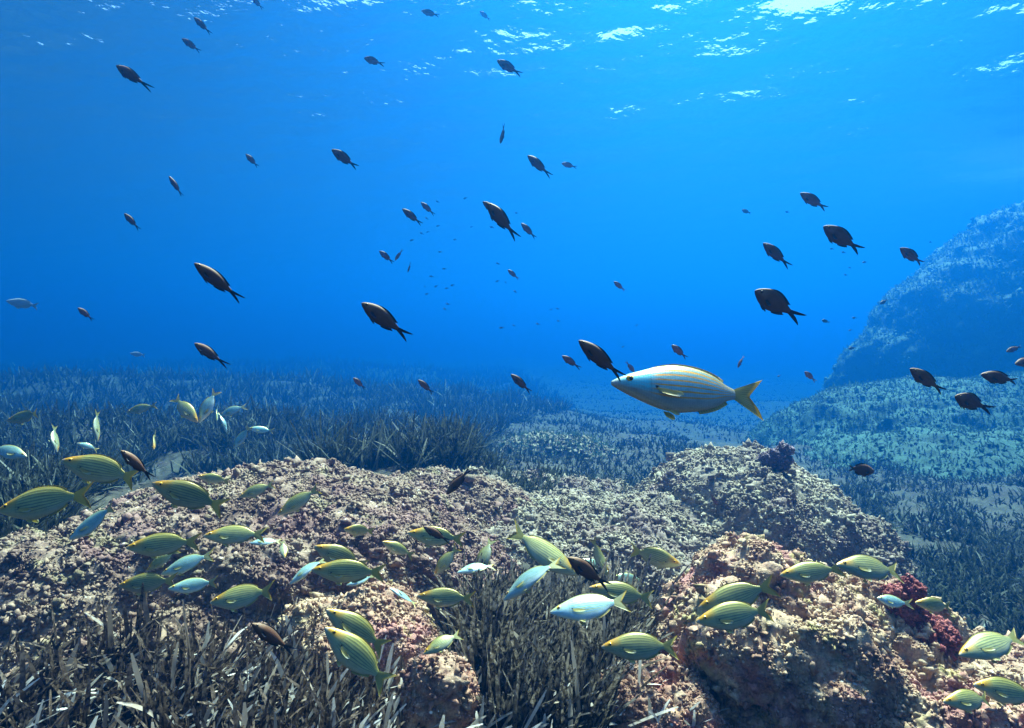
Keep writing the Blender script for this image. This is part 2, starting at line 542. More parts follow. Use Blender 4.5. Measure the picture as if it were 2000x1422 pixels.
ROCKS['mauve'] = rock("algae_clump", "mauve algae clump on top of the grey dome rock", [
    ((1.54, 3.5, -.76), (.05, .05, .05), .0), ((1.57, 3.5, -.71), (.03, .03, .045), 0), ((1.49, 3.5, -.77), (.05, .05, .03), 0)],
    .006, M['mauve'], (.06, .012), ((.03, .012), (.015, .006)), (.008, .003), -9, 140, "algae", "algae clumps growing on rocks")


# ------------------------------------------------------------------ turf on the rocks (short branching algae)
ICO_T = (1 + 5 ** .5) / 2
ICO = np.array([(-1, ICO_T, 0), (1, ICO_T, 0), (-1, -ICO_T, 0), (1, -ICO_T, 0), (0, -1, ICO_T), (0, 1, ICO_T), (0, -1, -ICO_T), (0, 1, -ICO_T),
                (ICO_T, 0, -1), (ICO_T, 0, 1), (-ICO_T, 0, -1), (-ICO_T, 0, 1)]) / math.hypot(1, ICO_T)
ICO_F = np.array([(0, 11, 5), (0, 5, 1), (0, 1, 7), (0, 7, 10), (0, 10, 11), (1, 5, 9), (5, 11, 4), (11, 10, 2), (10, 7, 6), (7, 1, 8),
                  (3, 9, 4), (3, 4, 2), (3, 2, 6), (3, 6, 8), (3, 8, 9), (4, 9, 5), (2, 4, 11), (6, 2, 10), (8, 6, 7), (9, 8, 1)])
OCT = np.array([(1, 0, 0), (-1, 0, 0), (0, 1, 0), (0, -1, 0), (0, 0, 1), (0, 0, -1)], float)
OCT_F = np.array([(0, 2, 4), (2, 1, 4), (1, 3, 4), (3, 0, 4), (2, 0, 5), (1, 2, 5), (3, 1, 5), (0, 3, 5)])


def turf_mesh(name, v, n, f, count, size, seed):
    """algae turf growing out of a rock: a fluff of tiny tufts and fewer rounded nodules"""
    g = np.random.default_rng(seed)
    c = v[f].mean(1)
    fn = np.cross(v[f[:, 1]] - v[f[:, 0]], v[f[:, 2]] - v[f[:, 0]])
    ar = np.linalg.norm(fn, axis=1) + 1e-12
    fn = fn / ar[:, None]
    if (fn * n[f].mean(1)).sum() < 0:
        fn = -fn
    up = ar * np.clip(fn[:, 2] + .75, 0, 1)
    vs, fs, k = [], [], 0
    for share, sz, P0, F0, patch, gap in ((.85, size, OCT, OCT_F, 9, .75), (.15, size * 1.7, ICO, ICO_F, 6, .35)):
        m = int(count * share)
        pr = up * np.clip(gap + 1.2 * fbm(c, size * patch * 1.6, 2, seed + int(patch)), 0.04, 1.6)
        pick = g.choice(len(f), m, p=pr / pr.sum())
        r = sz * g.lognormal(-.15, .4, m)
        base = c[pick] + fn[pick] * (r * g.uniform(.0, .6, m))[:, None] + g.normal(0, .5 * sz, (m, 3))
        V = base[:, None, :] + P0[None] * r[:, None, None] * g.uniform(.4, 1.6, (m, len(P0), 1)) * g.uniform(.6, 1.5, (m, 1, 3)) + g.normal(0, .18, (m, len(P0), 3)) * r[:, None, None]
        vs.append(V.reshape(-1, 3))
        fs.append((np.arange(m)[:, None, None] * len(P0) + F0[None]).reshape(-1, 3) + k)
        k += len(vs[-1])
    return mesh_np(name, np.concatenate(vs), np.concatenate(fs), True)


def leaf_mat(name, stops, tip, tip_amt, pale=None, trans=0.25):
    """blade material: colour per leaf from u, pale crust growing towards the tip along v"""
    m, nt, b = new_mat(name)
    uv = N(nt, "ShaderNodeUVMap").outputs[0]
    sp = N(nt, "ShaderNodeSeparateXYZ")
    nt.links.new(uv, sp.inputs[0])
    c = ramp(nt, sp.outputs[0], stops)
    tc = N(nt, "ShaderNodeTexCoord").outputs["Object"]
    nz = noise_fac(nt, tc, 60, 3, .7)
    k = math_n(nt, 'MULTIPLY', ramp(nt, sp.outputs[1], [(0.35, (0, 0, 0)), (1.0, (1, 1, 1))]), ramp(nt, nz, [(0.42, (0, 0, 0)), (0.6, (1, 1, 1))]))
    c = mix_rgb(nt, math_n(nt, 'MULTIPLY', k, tip_amt), c, tip)
    nt.links.new(c, b.inputs["Base Color"])
    b.inputs["Roughness"].default_value = 0.7
    b.inputs["Specular IOR Level"].default_value = 0.12
    if trans:
        t = N(nt, "ShaderNodeBsdfTranslucent")
        nt.links.new(c, t.inputs[0])
        mx = N(nt, "ShaderNodeMixShader")
        mx.inputs[0].default_value = trans
        out = nt.nodes["Material Output"]
        nt.links.new(b.outputs[0], mx.inputs[1])
        nt.links.new(t.outputs[0], mx.inputs[2])
        nt.links.new(mx.outputs[0], out.inputs[0])
    return m



for key, cnt, size in (('boulder', 95000, .0048), ('lobe', 12000, .0038), ('plain', 60000, .0052), ('dome', 60000, .0052),
                       ('coral', 45000, .0040), ('corner', 10000, .004), ('red', 6000, .0034), ('redmound', 9000, .0036),
                       ('mound', 12000, .012), ('pale', 9000, .013), ('slope', 9000, .018), ('tall', 6000, .03),
                       ('sponge', 6000, .0032), ('mauve', 3000, .0036)):
    o, v, n, f = ROCKS[key]
    c = np.array(o.location)
    t = link("algae_turf", turf_mesh("algae_turf", v - c, n, f, cnt, size, len(key) * 7 + cnt % 97), o.data.materials[0], o)
    tag(t, None, None, None, "stuff")


# ------------------------------------------------------------------ seagrass
def in_poly(u, v, poly):
    inside = np.zeros(len(u), bool)
    j = len(poly) - 1
    for i in range(len(poly)):
        xi, yi = poly[i]
        xj, yj = poly[j]
        c = ((yi > v) != (yj > v)) & (u < (xj - xi) * (v - yi) / (yj - yi + 1e-9) + xi)
        inside ^= c
        j = i
    return inside


def roots(n_try, r0, r1, poly, seed, fall=1.0, clump=0.0):
    """root points on the seabed inside an outline given by the photo columns and rows it spans"""
    g = np.random.default_rng(seed)
    t = g.random(n_try)
    if abs(fall - 1) < 1e-6:
        r = r0 * (r1 / r0) ** t
    else:
        e = 1 - fall
        r = (r0 ** e + t * (r1 ** e - r0 ** e)) ** (1 / e)
    a = g.uniform(-.80, .80, n_try)
    x, y = r * np.sin(a), r * np.cos(a)
    z = ground_base(x, y)
    p = np.stack([x, y, z], 1)
    p[:, 2] += ground_detail(p, r) - .012
    fy = p[:, 1] * CP - p[:, 2] * SP
    uy = p[:, 1] * SP + p[:, 2] * CP
    u = 1000 + F * p[:, 0] / fy
    v = 711 - F * uy / fy
    k = in_poly(u, v, poly)
    if clump:
        k &= (fbm(p, clump, 2, seed + 5) + g.normal(0, .25, n_try)) > -.15
    return p[k], r[k]


def blades(name, p, length, width, lean, mat, seed, segs=4, spread=.35, curl=.6, face=0.0):
    """ribbon leaves: p roots, length and width per leaf, lean (x,y) common tilt"""
    g = np.random.default_rng(seed)
    n = len(p)
    length = np.broadcast_to(length, n) * g.uniform(.5, 1.3, n) * (1 + .38 * np.clip(fbm(p, .7, 2, seed + 40), -1, 1))
    width = np.broadcast_to(width, n) * g.uniform(.7, 1.25, n)
    t = np.stack([lean[0] + g.normal(0, spread, n), lean[1] + g.normal(0, spread, n)], 1)
    az = np.arctan2(t[:, 1], t[:, 0])
    th0 = np.clip(np.hypot(t[:, 0], t[:, 1]), 0, 1.25)
    th1 = g.normal(.35, .5, n) * curl
    ta = g.uniform(0, math.pi, n)
    sx, sy = np.cos(ta), np.sin(ta)
    rows = []
    q = p.copy()
    for s in range(segs + 1):
        f = s / segs
        ww = width * (0.85 + .3 * math.sin(f * 2.6)) * (1 if s < segs else .45)
        off = np.stack([sx * ww, sy * ww, np.zeros(n)], 1) * .5
        rows.append(np.stack([q - off, q + off], 1))
        th = np.clip(th0 + th1 * f, -1.5, 1.75)
        st = (length / segs)[:, None] * np.stack([np.sin(th) * np.cos(az), np.sin(th) * np.sin(az), np.cos(th)], 1)
        q = q + st
    V = np.stack(rows, 1).reshape(-1, 3)                 # n, segs+1, 2
    m = (segs + 1) * 2
    b = np.arange(n)[:, None] * m
    F_ = np.concatenate([b + np.array([2 * s, 2 * s + 1, 2 * s + 3, 2 * s + 2]) for s in range(segs)], 0)
    uu = np.repeat(g.random(n), m)
    vv = np.tile(np.repeat(np.linspace(0, 1, segs + 1), 2), n)
    me = mesh_np(name, V, F_, True, np.stack([uu, vv], 1))
    return me


M['grass_front'] = leaf_mat("dark_seagrass", [(0, (.005, .003, .002)), (.5, (.016, .010, .006)), (.82, (.04, .026, .016)), (.92, (.10, .07, .05)), (1, (.55, .48, .40))], (.34, .26, .20), .6)
M['grass_clump'] = leaf_mat("dark_olive_seagrass", [(0, (.006, .006, .003)), (.5, (.018, .014, .008)), (.85, (.05, .038, .023)), (.94, (.18, .15, .11)), (1, (.55, .5, .42))], (.40, .35, .28), .8)
M['grass_far'] = leaf_mat("green_seagrass", [(0, (.005, .008, .005)), (.55, (.018, .026, .017)), (.85, (.042, .055, .038)), (.965, (.15, .17, .135)), (1, (.4, .42, .36))], (.18, .20, .16), .5)
M['grass_dead'] = leaf_mat("bleached_leaf", [(0, (.30, .26, .21)), (.6, (.5, .47, .42)), (1, (.72, .70, .66))], (.75, .74, .7), .6)

# left front bed
P1, r1 = roots(60000, 1.1, 2.6, [(-120, 1235), (170, 1235), (330, 1225), (480, 1235), (600, 1240), (660, 1300), (770, 1340), (800, 1440), (830, 1700), (-200, 1750)], 1, 1.0, .13)
P1 = P1[:5000]
tag(link("seagrass_bed", blades("seagrass_bed", P1, .21, .0120, (.36, .0), M['grass_front'], 2, 6, .52, 1.5), M['grass_front']), "dark brown seagrass bed growing along the lower left", None, None, "stuff")
# right and lower edges of the middle clump: laid over strands
P2, r2 = roots(60000, 1.1, 2.6, [(880, 1270), (960, 1240), (1100, 1235), (1230, 1240), (1265, 1280), (1190, 1400), (1150, 1500), (960, 1500), (930, 1400)], 3, 1.0)
P2 = P2[:2100]
cl = link("seagrass_clump", blades("seagrass_clump", P2, .30, .0115, (.14, .02), M['grass_clump'], 4, 6, .2, .8), M['grass_clump'])
tag(cl, "tall dense seagrass clump standing in the middle front between two rocks", "seagrass")
# left meadow running into the blue
P3, r3 = roots(460000, 2.3, 60, [(-300, 690), (950, 690), (1080, 770), (1120, 800), (1010, 830), (930, 900), (880, 935), (700, 930), (560, 930), (340, 930), (160, 975), (100, 1120), (-300, 1150)], 5, 1.25, .5)
k3 = np.random.default_rng(1).permutation(len(P3))[:52000]
P3, r3 = P3[k3], r3[k3]
tag(link("seagrass_meadow", blades("seagrass_meadow", P3, .23 + .006 * r3, .007 + .0016 * r3, (.05, -.05), M['grass_far'], 6, 3, .42, .8), M['grass_far']), "dark seagrass meadow fading into the blue on the left", None, None, "stuff")
# right hollow and far middle
P4, r4 = roots(300000, 2.4, 13, [(1640, 1060), (1540, 930), (1660, 905), (2200, 890), (2300, 1300), (2000, 1330), (1900, 1260), (1760, 1160)], 7, 1.2, .3)
P4, r4 = P4[:13000], r4[:13000]
tag(link("seagrass_meadow", blades("seagrass_meadow", P4, .11, .007 + .0012 * r4, (-.15, 0), M['grass_far'], 8, 3, .55, .8), M['grass_far']), "bluish weed in the hollow on the right behind the warm rock", None, None, "stuff")
P5, r5 = roots(420000, 4.2, 60, [(930, 690), (1100, 690), (1350, 690), (1700, 700), (1700, 900), (1600, 920), (1450, 870), (1330, 850), (1480, 940), (1200, 950), (1100, 910), (1000, 910), (930, 900)], 9, 1.2)
P5, r5 = P5[:15000], r5[:15000]
tag(link("seagrass_meadow", blades("seagrass_meadow", P5, .10, .007 + .0018 * r5, (.0, 0), M['grass_far'], 10, 3, .45, .8), M['grass_far']), "hazy blue weed on the far slope in the middle", None, None, "stuff")
P6, r6 = roots(120000, 3.3, 7.5, [(860, 880), (960, 900), (1000, 930), (1060, 930), (1200, 930), (1340, 925), (1330, 965), (1180, 985), (1000, 975), (900, 960)], 11, 1.2, .35)
P6, r6 = P6[:5000], r6[:5000]
tag(link("seagrass_meadow", blades("seagrass_meadow", P6, .13, .006 + .0012 * r6, (.1, -.1), M['grass_far'], 12, 3, .6, .9), M['grass_far']), "scattered short weed on the rubble in the middle", None, None, "stuff")
# bleached loose leaves over the front bed, the clump and the red rocks
Pa, _ = roots(3000, 1.2, 2.4, [(-50, 1250), (600, 1240), (800, 1360), (820, 1600), (-100, 1650)], 13)
Pb, _ = roots(2600, 1.25, 2.4, [(860, 1290), (1260, 1290), (1390, 1400), (1390, 1600), (860, 1600)], 14)
Pc, _ = roots(4000, 2.8, 7, [(0, 900), (150, 930), (560, 885), (900, 880), (1340, 930), (1200, 850), (700, 780), (0, 800)], 15)
Pl = np.concatenate([Pa[:560], Pb[:420], Pc[:260]])
Pl[:, 2] += np.random.default_rng(2).uniform(.02, .13, len(Pl))
tag(link("fallen_leaves", blades("fallen_leaves", Pl, .13, .0115, (.75, .1), M['grass_dead'], 16, 4, .5, .7), M['grass_dead']), "bleached loose seagrass leaves lying over the beds", None, None, "stuff")


def weed_on(key, count, length, width, seed):
    """short hanging weed over a rock face, in the rock's own frame"""
    o, v, n, f = ROCKS[key]
    g = np.random.default_rng(seed)
    c = v[f].mean(1)
    k = g.choice(len(f), count)
    p = c[k] - np.array(o.location)
    me = blades("hanging_weed", p, length, width, (-.35, -.35), M['weed'], seed, 3, .55, .9)
    tag(link("hanging_weed", me, M['weed'], o), None, None, None, "stuff")


M['weed'] = leaf_mat("teal_weed", [(0, (.025, .055, .038)), (.5, (.052, .098, .07)), (.85, (.08, .135, .095)), (1, (.12, .18, .125))], (.11, .16, .11), .3)
weed_on('slope', 60000, .07, .022, 61)
weed_on('tall', 44000, .11, .036, 62)
weed_on('mound', 9000, .09, .014, 63)


# ------------------------------------------------------------------ fish
def interp(x, tab):
    """smooth curve through the table (monotone x)"""
    xs = np.array([t[0] for t in tab], float)
    ys = np.array([t[1] for t in tab], float)
    d = np.diff(ys) / np.diff(xs)
    m = np.zeros(len(xs))
    m[1:-1] = (d[:-1] * np.diff(xs)[1:] + d[1:] * np.diff(xs)[:-1]) / (xs[2:] - xs[:-2])
    m[0], m[-1] = d[0], d[-1]
    i = np.clip(np.searchsorted(xs, x) - 1, 0, len(xs) - 2)
    h = xs[i + 1] - xs[i]
    t = (x - xs[i]) / h
    return (2 * t**3 - 3 * t**2 + 1) * ys[i] + (t**3 - 2 * t**2 + t) * h * m[i] + (-2 * t**3 + 3 * t**2) * ys[i + 1] + (t**3 - t**2) * h * m[i + 1]


def bend_y(x, b):
    k = np.clip(x - .32, 0, None)
    return b * k * k - .25 * b * np.clip(.32 - x, 0, None) ** 1.5


def merge(parts):
    vs, fs, us, k = [], [], [], 0
    for v, f, u in parts:
        vs.append(v); fs.append(f + k); us.append(u); k += len(v)
    return np.concatenate(vs), np.concatenate(fs), np.concatenate(us)


def body_geo(top, bot, wid, x1, nx=34, na=22, b=0.0):
    xs = x1 * (1 - np.cos(np.linspace(0.12, math.pi * .985, nx))) / 2
    xs = (xs - xs[0]) / (xs[-1] - xs[0]) * x1
    tp, bt, wd = interp(xs, top), interp(xs, bot), interp(xs, wid)
    th = np.linspace(0, 2 * math.pi, na, endpoint=False)
    S, Cc = np.sin(th), np.cos(th)
    mid, hh = (tp + bt) / 2, (tp - bt) / 2
    Z = mid[:, None] + hh[:, None] * S[None, :]
    Y = wd[:, None] * np.sign(Cc)[None, :] * (np.abs(Cc) ** 1.15)[None, :]
    X = np.repeat(xs[:, None], na, 1)
    Y = Y + bend_y(X, b)
    V = np.stack([X, Y, Z], 2).reshape(-1, 3)
    U = np.stack([X / x1, np.repeat(.5 + .5 * S[None, :], nx, 0)], 2).reshape(-1, 2)
    fs = []
    for i in range(nx - 1):
        a = i * na + np.arange(na)
        c = i * na + (np.arange(na) + 1) % na
        fs.append(np.stack([a, c, c + na, a + na], 1))
    # caps
    V = np.concatenate([V, [[xs[0] - .004, bend_y(np.array([0.]), b)[0], mid[0]], [x1, bend_y(np.array([x1]), b)[0], mid[-1]]]])
    U = np.concatenate([U, [[0, .5], [1, .5]]])
    k0, k1 = len(V) - 2, len(V) - 1
    a = np.arange(0, na, 2)
    fs.append(np.stack([np.full(len(a), k0), (a + 2) % na, (a + 1) % na, a], 1))
    l = (nx - 1) * na
    fs.append(np.stack([np.full(len(a), k1), l + a, l + (a + 1) % na, l + (a + 2) % na], 1))
    return V, np.concatenate(fs), U


def fin_geo(base, tip, th=.006, b=0.0, y0=0.0, splay=0.0, nb=13, nr=4):
    """fin between a base line and a free edge (both lists of x,z), thickened like a lens"""
    def res(pl):
        pl = np.array(pl, float)
        d = np.concatenate([[0], np.cumsum(np.hypot(*np.diff(pl, axis=0).T))])
        t = np.linspace(0, d[-1], nb)
        return np.stack([np.interp(t, d, pl[:, 0]), np.interp(t, d, pl[:, 1])], 1)
    A, B = res(base), res(tip)
    vs, us = [], []
    for sgn in (1, -1):
        for r in range(nr + 1):
            f = r / nr
            q = A * (1 - f) + B * f
            edge = np.sin(np.linspace(.12, math.pi - .12, nb)) ** .5
            yy = y0 + splay * f + sgn * th * .5 * (1 - f * .92) * edge
            yy = yy + bend_y(q[:, 0], b)
            vs.append(np.stack([q[:, 0], yy, q[:, 1]], 1))
            us.append(np.stack([np.linspace(0, 1, nb), np.full(nb, f)], 1))
    V, U = np.concatenate(vs), np.concatenate(us)
    fs = []
    off = (nr + 1) * nb
    for s in (0, 1):
        for r in range(nr):
            a = s * off + r * nb + np.arange(nb - 1)
            q = np.stack([a, a + 1, a + 1 + nb, a + nb], 1)
            fs.append(q if s else q[:, ::-1])
    rim = [r * nb for r in range(nr + 1)] + [nr * nb + i for i in range(1, nb)] + [r * nb + nb - 1 for r in range(nr - 1, -1, -1)]
    rim = np.array(rim)
    fs.append(np.stack([rim[:-1], rim[1:], rim[1:] + off, rim[:-1] + off], 1))
    return V, np.concatenate(fs), U


def ball_geo(c, r, ry, b=0.0, n=10, m=8):
    th = np.linspace(0, math.pi, m + 1)[1:-1]
    ph = np.linspace(0, 2 * math.pi, n, endpoint=False)
    V = [[0, 1, 0]]
    for t in th:
        for q in ph:
            V.append([math.sin(t) * math.cos(q), math.cos(t), math.sin(t) * math.sin(q)])
    V.append([0, -1, 0])
    V = np.array(V) * np.array([r, ry, r]) + np.array(c)
    V[:, 1] += bend_y(np.full(1, c[0]), b)[0]
    fs = []
    for i in range(0, n, 2):
        fs.append([0, 1 + (i + 2) % n, 1 + (i + 1) % n, 1 + i])
    for k in range(len(th) - 1):
        for i in range(n):
            a, c2 = 1 + k * n + i, 1 + k * n + (i + 1) % n
            fs.append([a, c2, c2 + n, a + n])
    l = 1 + (len(th) - 1) * n
    e = len(V) - 1
    for i in range(0, n, 2):
        fs.append([e, l + i, l + (i + 1) % n, l + (i + 2) % n])
    return V, np.array(fs), np.zeros((len(V), 2))


def fish_skin(name, stops, head, head_amt, line, line_amt, dark, dark_amt, nlines, cheek=None, metallic=.25, rough=.38):
    m, nt, b = new_mat(name)
    uv = N(nt, "ShaderNodeUVMap").outputs[0]
    sp = N(nt, "ShaderNodeSeparateXYZ")
    nt.links.new(uv, sp.inputs[0])
    u, v = sp.outputs[0], sp.outputs[1]
    oi = N(nt, "ShaderNodeObjectInfo").outputs["Random"]
    c = ramp(nt, v, stops)
    wob = math_n(nt, 'MULTIPLY', noise_fac(nt, uv, 9, 2), .018)
    ph = math_n(nt, 'MULTIPLY', math_n(nt, 'ADD', v, wob), nlines * 2 * math.pi)
    sn = math_n(nt, 'SINE', ph)
    body = math_n(nt, 'MULTIPLY', ramp(nt, u, [(0.27, (0, 0, 0)), (0.34, (1, 1, 1))]), ramp(nt, v, [(0.16, (0, 0, 0)), (0.27, (1, 1, 1)), (0.90, (1, 1, 1)), (0.96, (.2, .2, .2))]))
    ln = math_n(nt, 'MULTIPLY', ramp(nt, sn, [(0.45, (0, 0, 0)), (0.85, (1, 1, 1))]), body)
    dk = math_n(nt, 'MULTIPLY', ramp(nt, math_n(nt, 'MULTIPLY_ADD', sn, .5, .5), [(0.10, (1, 1, 1)), (0.30, (0, 0, 0))]), body)
    # sine is -1..1: shift so that the dark line falls in the trough
    c = mix_rgb(nt, math_n(nt, 'MULTIPLY', dk, dark_amt), c, dark)
    c = mix_rgb(nt, math_n(nt, 'MULTIPLY', ln, line_amt), c, line)
    hm = math_n(nt, 'MULTIPLY', ramp(nt, u, [(0.16, (1, 1, 1)), (0.34, (0, 0, 0))]), ramp(nt, v, [(0.35, (0, 0, 0)), (0.62, (1, 1, 1))]))
    c = mix_rgb(nt, math_n(nt, 'MULTIPLY', hm, head_amt), c, head)
    if cheek:
        ck = math_n(nt, 'MULTIPLY', ramp(nt, u, [(0.04, (0, 0, 0)), (0.12, (1, 1, 1)), (0.28, (1, 1, 1)), (0.36, (0, 0, 0))]), ramp(nt, v, [(0.22, (0, 0, 0)), (0.4, (1, 1, 1)), (0.9, (1, 1, 1)), (1.0, (0, 0, 0))]))
        ck = math_n(nt, 'MULTIPLY', ck, ramp(nt, noise_fac(nt, uv, 14, 3), [(0.35, (.4, .4, .4)), (0.6, (1, 1, 1))]))
        c = mix_rgb(nt, ck, c, cheek)
    # gill cover edge and dark spot at the fin root
    ge = math_n(nt, 'MULTIPLY', ramp(nt, u, [(0.285, (0, 0, 0)), (0.30, (1, 1, 1)), (0.312, (0, 0, 0))]), ramp(nt, v, [(0.2, (0, 0, 0)), (0.3, (1, 1, 1)), (0.8, (1, 1, 1)), (0.9, (0, 0, 0))]))
    c = mix_rgb(nt, math_n(nt, 'MULTIPLY', ge, .22), c, (.05, .06, .04))
    sp2 = math_n(nt, 'MULTIPLY', ramp(nt, u, [(0.325, (0, 0, 0)), (0.335, (1, 1, 1)), (0.35, (1, 1, 1)), (0.36, (0, 0, 0))]), ramp(nt, v, [(0.38, (0, 0, 0)), (0.40, (1, 1, 1)), (0.44, (1, 1, 1)), (0.46, (0, 0, 0))]))
    c = mix_rgb(nt, sp2, c, (.02, .012, .01))
    # pale lips, dark line of the mouth
    lip = math_n(nt, 'MULTIPLY', ramp(nt, u, [(0.035, (1, 1, 1)), (0.06, (0, 0, 0))]), ramp(nt, v, [(0.1, (0, 0, 0)), (0.3, (1, 1, 1)), (0.75, (1, 1, 1)), (0.95, (0, 0, 0))]))
    c = mix_rgb(nt, math_n(nt, 'MULTIPLY', lip, .6 if head[0] > head[2] * 3 or cheek or metallic > .3 else 0), c, (.62, .60, .55))
    mo = math_n(nt, 'MULTIPLY', ramp(nt, u, [(0.055, (1, 1, 1)), (0.07, (0, 0, 0))]), ramp(nt, v, [(0.36, (0, 0, 0)), (0.41, (1, 1, 1)), (0.46, (0, 0, 0))]))
    c = mix_rgb(nt, math_n(nt, 'MULTIPLY', mo, .7), c, (.03, .03, .03))
    # uneven iridescent sheen, painted into the skin colour as noise mottling
    c = mix_rgb(nt, .8, c, ramp(nt, noise_fac(nt, uv, 7, 4, .6), [(0.3, (.72, .74, .76)), (0.55, (1, 1, 1)), (0.75, (1.22, 1.2, 1.15))]), 'MULTIPLY')
    # scales
    vo = N(nt, "ShaderNodeTexVoronoi")
    mp = N(nt, "ShaderNodeMapping")
    mp.inputs["Scale"].default_value = (52, 34, 1)
    nt.links.new(uv, mp.inputs[0])
    nt.links.new(mp.outputs[0], vo.inputs["Vector"])
    vo.inputs["Scale"].default_value = 1.0
    vo.inputs["Randomness"].default_value = .35
    c = mix_rgb(nt, .5, c, ramp(nt, vo.outputs["Distance"], [(0.1, (1.12, 1.12, 1.12)), (0.6, (.72, .72, .72))]), 'MULTIPLY')
    br = ramp(nt, oi, [(0, (.78, .78, .76)), (1, (1.15, 1.15, 1.1))])
    c = mix_rgb(nt, 1.0, c, br, 'MULTIPLY')
    nt.links.new(c, b.inputs["Base Color"])
    b.inputs["Metallic"].default_value = metallic
    b.inputs["Roughness"].default_value = rough
    bp = N(nt, "ShaderNodeBump")
    bp.inputs["Strength"].default_value = .12
    bp.inputs["Distance"].default_value = .004
    nt.links.new(vo.outputs["Distance"], bp.inputs["Height"])
    nt.links.new(bp.outputs[0], b.inputs["Normal"])
    return m


def fin_mat(name, col, edge, trans=.35, rough=.5):
    m, nt, b = new_mat(name)
    uv = N(nt, "ShaderNodeUVMap").outputs[0]
    sp = N(nt, "ShaderNodeSeparateXYZ")
    nt.links.new(uv, sp.inputs[0])
    s = math_n(nt, 'SINE', math_n(nt, 'MULTIPLY', sp.outputs[0], 75))
    c = mix_rgb(nt, ramp(nt, s, [(0.3, (0, 0, 0)), (0.9, (.6, .6, .6))]), col, tuple(x * .45 for x in col))
    c = mix_rgb(nt, ramp(nt, sp.outputs[1], [(0.72, (0, 0, 0)), (0.95, (1, 1, 1))]), c, edge)
    nt.links.new(c, b.inputs["Base Color"])
    b.inputs["Roughness"].default_value = rough
    t = N(nt, "ShaderNodeBsdfTranslucent")
    nt.links.new(c, t.inputs[0])
    mx = N(nt, "ShaderNodeMixShader")
    mx.inputs[0].default_value = trans
    nt.links.new(b.outputs[0], mx.inputs[1])
    nt.links.new(t.outputs[0], mx.inputs[2])
    nt.links.new(mx.outputs[0], nt.nodes["Material Output"].inputs[0])
    return m


def plain_mat(name, col, rough=.3, spec=.5):
    m, nt, b = new_mat(name)
    b.inputs["Base Color"].default_value = (*col, 1)
    b.inputs["Roughness"].default_value = rough
    b.inputs["Specular IOR Level"].default_value = spec
    return m


M['hero'] = fish_skin("blue_silver_gold_striped_skin", [(0.0, (.46, .41, .35)), (.25, (.48, .47, .41)), (.45, (.28, .52, .56)), (.70, (.22, .46, .47)), (.84, (.32, .38, .22)), (1, (.24, .25, .08))],
                      (.18, .50, .48), .5, (.92, .36, .004), 1.0, (.20, .46, .56), .5, 8.6, (.06, .55, .70), .35, .34)
M['olive'] = fish_skin("olive_striped_skin", [(0.0, (.40, .42, .32)), (.3, (.39, .43, .25)), (.6, (.33, .36, .16)), (.85, (.29, .28, .06)), (1, (.26, .19, .02))],
                       (.66, .32, .01), .9, (.56, .54, .18), .7, (.10, .12, .06), .65, 10.0)
M['pale'] = fish_skin("silver_sun_flash_skin", [(0.0, (.60, .72, .70)), (.3, (.52, .78, .80)), (.6, (.42, .77, .83)), (.85, (.40, .66, .60)), (1, (.45, .38, .06))],  # paler than olive: sunlight flashing off silvery flanks is painted into this skin colour
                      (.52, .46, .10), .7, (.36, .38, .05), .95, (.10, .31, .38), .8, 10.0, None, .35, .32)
M['dark'] = fish_skin("dark_brown_skin", [(0.0, (.07, .034, .024)), (.4, (.19, .078, .042)), (.8, (.21, .088, .046)), (1, (.10, .06, .036))],
                      (.30, .19, .11), .8, (.24, .11, .065), .35, (.04, .018, .015), .5, 14, None, .0, .6)
M['dark'].node_tree.nodes['Principled BSDF'].inputs['Specular IOR Level'].default_value = .2
M['hero_fin'] = fin_mat("gold_edged_fin", (.42, .42, .16), (.60, .42, .05), .45)
M['olive_fin'] = fin_mat("olive_fin", (.36, .36, .12), (.48, .36, .06), .45)
M['pale_fin'] = fin_mat("yellow_pale_fin", (.40, .40, .18), (.55, .38, .06))
M['pect_fin'] = fin_mat("clear_yellow_fin", (.60, .55, .18), (.5, .55, .4), .5)
M['dark_fin'] = fin_mat("black_fin", (.010, .008, .010), (.012, .012, .03), .15)
M['iris'] = plain_mat("golden_iris", (.75, .42, .03), .2)
M['iris_dark'] = plain_mat("dull_iris", (.16, .10, .06), .2)
M['pupil'] = plain_mat("black_pupil", (.006, .006, .008), .1)
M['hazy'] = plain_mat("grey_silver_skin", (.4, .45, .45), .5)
M['speck'] = plain_mat("dark_skin", (.035, .025, .025), .6)

S_TOP = [(0, .012), (.03, .033), (.07, .054), (.1, .070), (.15, .090), (.2, .109), (.3, .145), (.4, .164), (.5, .162), (.6, .142), (.68, .108), (.74, .062), (.8, .032)]
S_BOT = [(0, -.014), (.03, -.034), (.07, -.054), (.1, -.070), (.15, -.092), (.2, -.113), (.3, -.150), (.4, -.168), (.5, -.156), (.6, -.134), (.68, -.098), (.74, -.056), (.8, -.034)]
S_WID = [(0, .008), (.04, .024), (.1, .040), (.2, .056), (.32, .062), (.45, .056), (.6, .036), (.72, .016), (.8, .008)]
C_TOP = [(0, .01), (.03, .045), (.08, .082), (.15, .122), (.25, .158), (.34, .168), (.45, .156), (.56, .118), (.66, .07), (.74, .04)]
C_BOT = [(0, -.02), (.03, -.05), (.08, -.082), (.15, -.122), (.25, -.158), (.34, -.170), (.45, -.158), (.56, -.116), (.66, -.066), (.74, -.038)]
C_WID = [(0, .012), (.04, .034), (.1, .052), (.2, .066), (.32, .066), (.48, .05), (.63, .026), (.74, .012)]


def edge_pts(tab, xs, dz=0.0):
    xs = np.array(xs, float)
    return [(x, z + dz) for x, z in zip(xs, interp(xs, tab))]


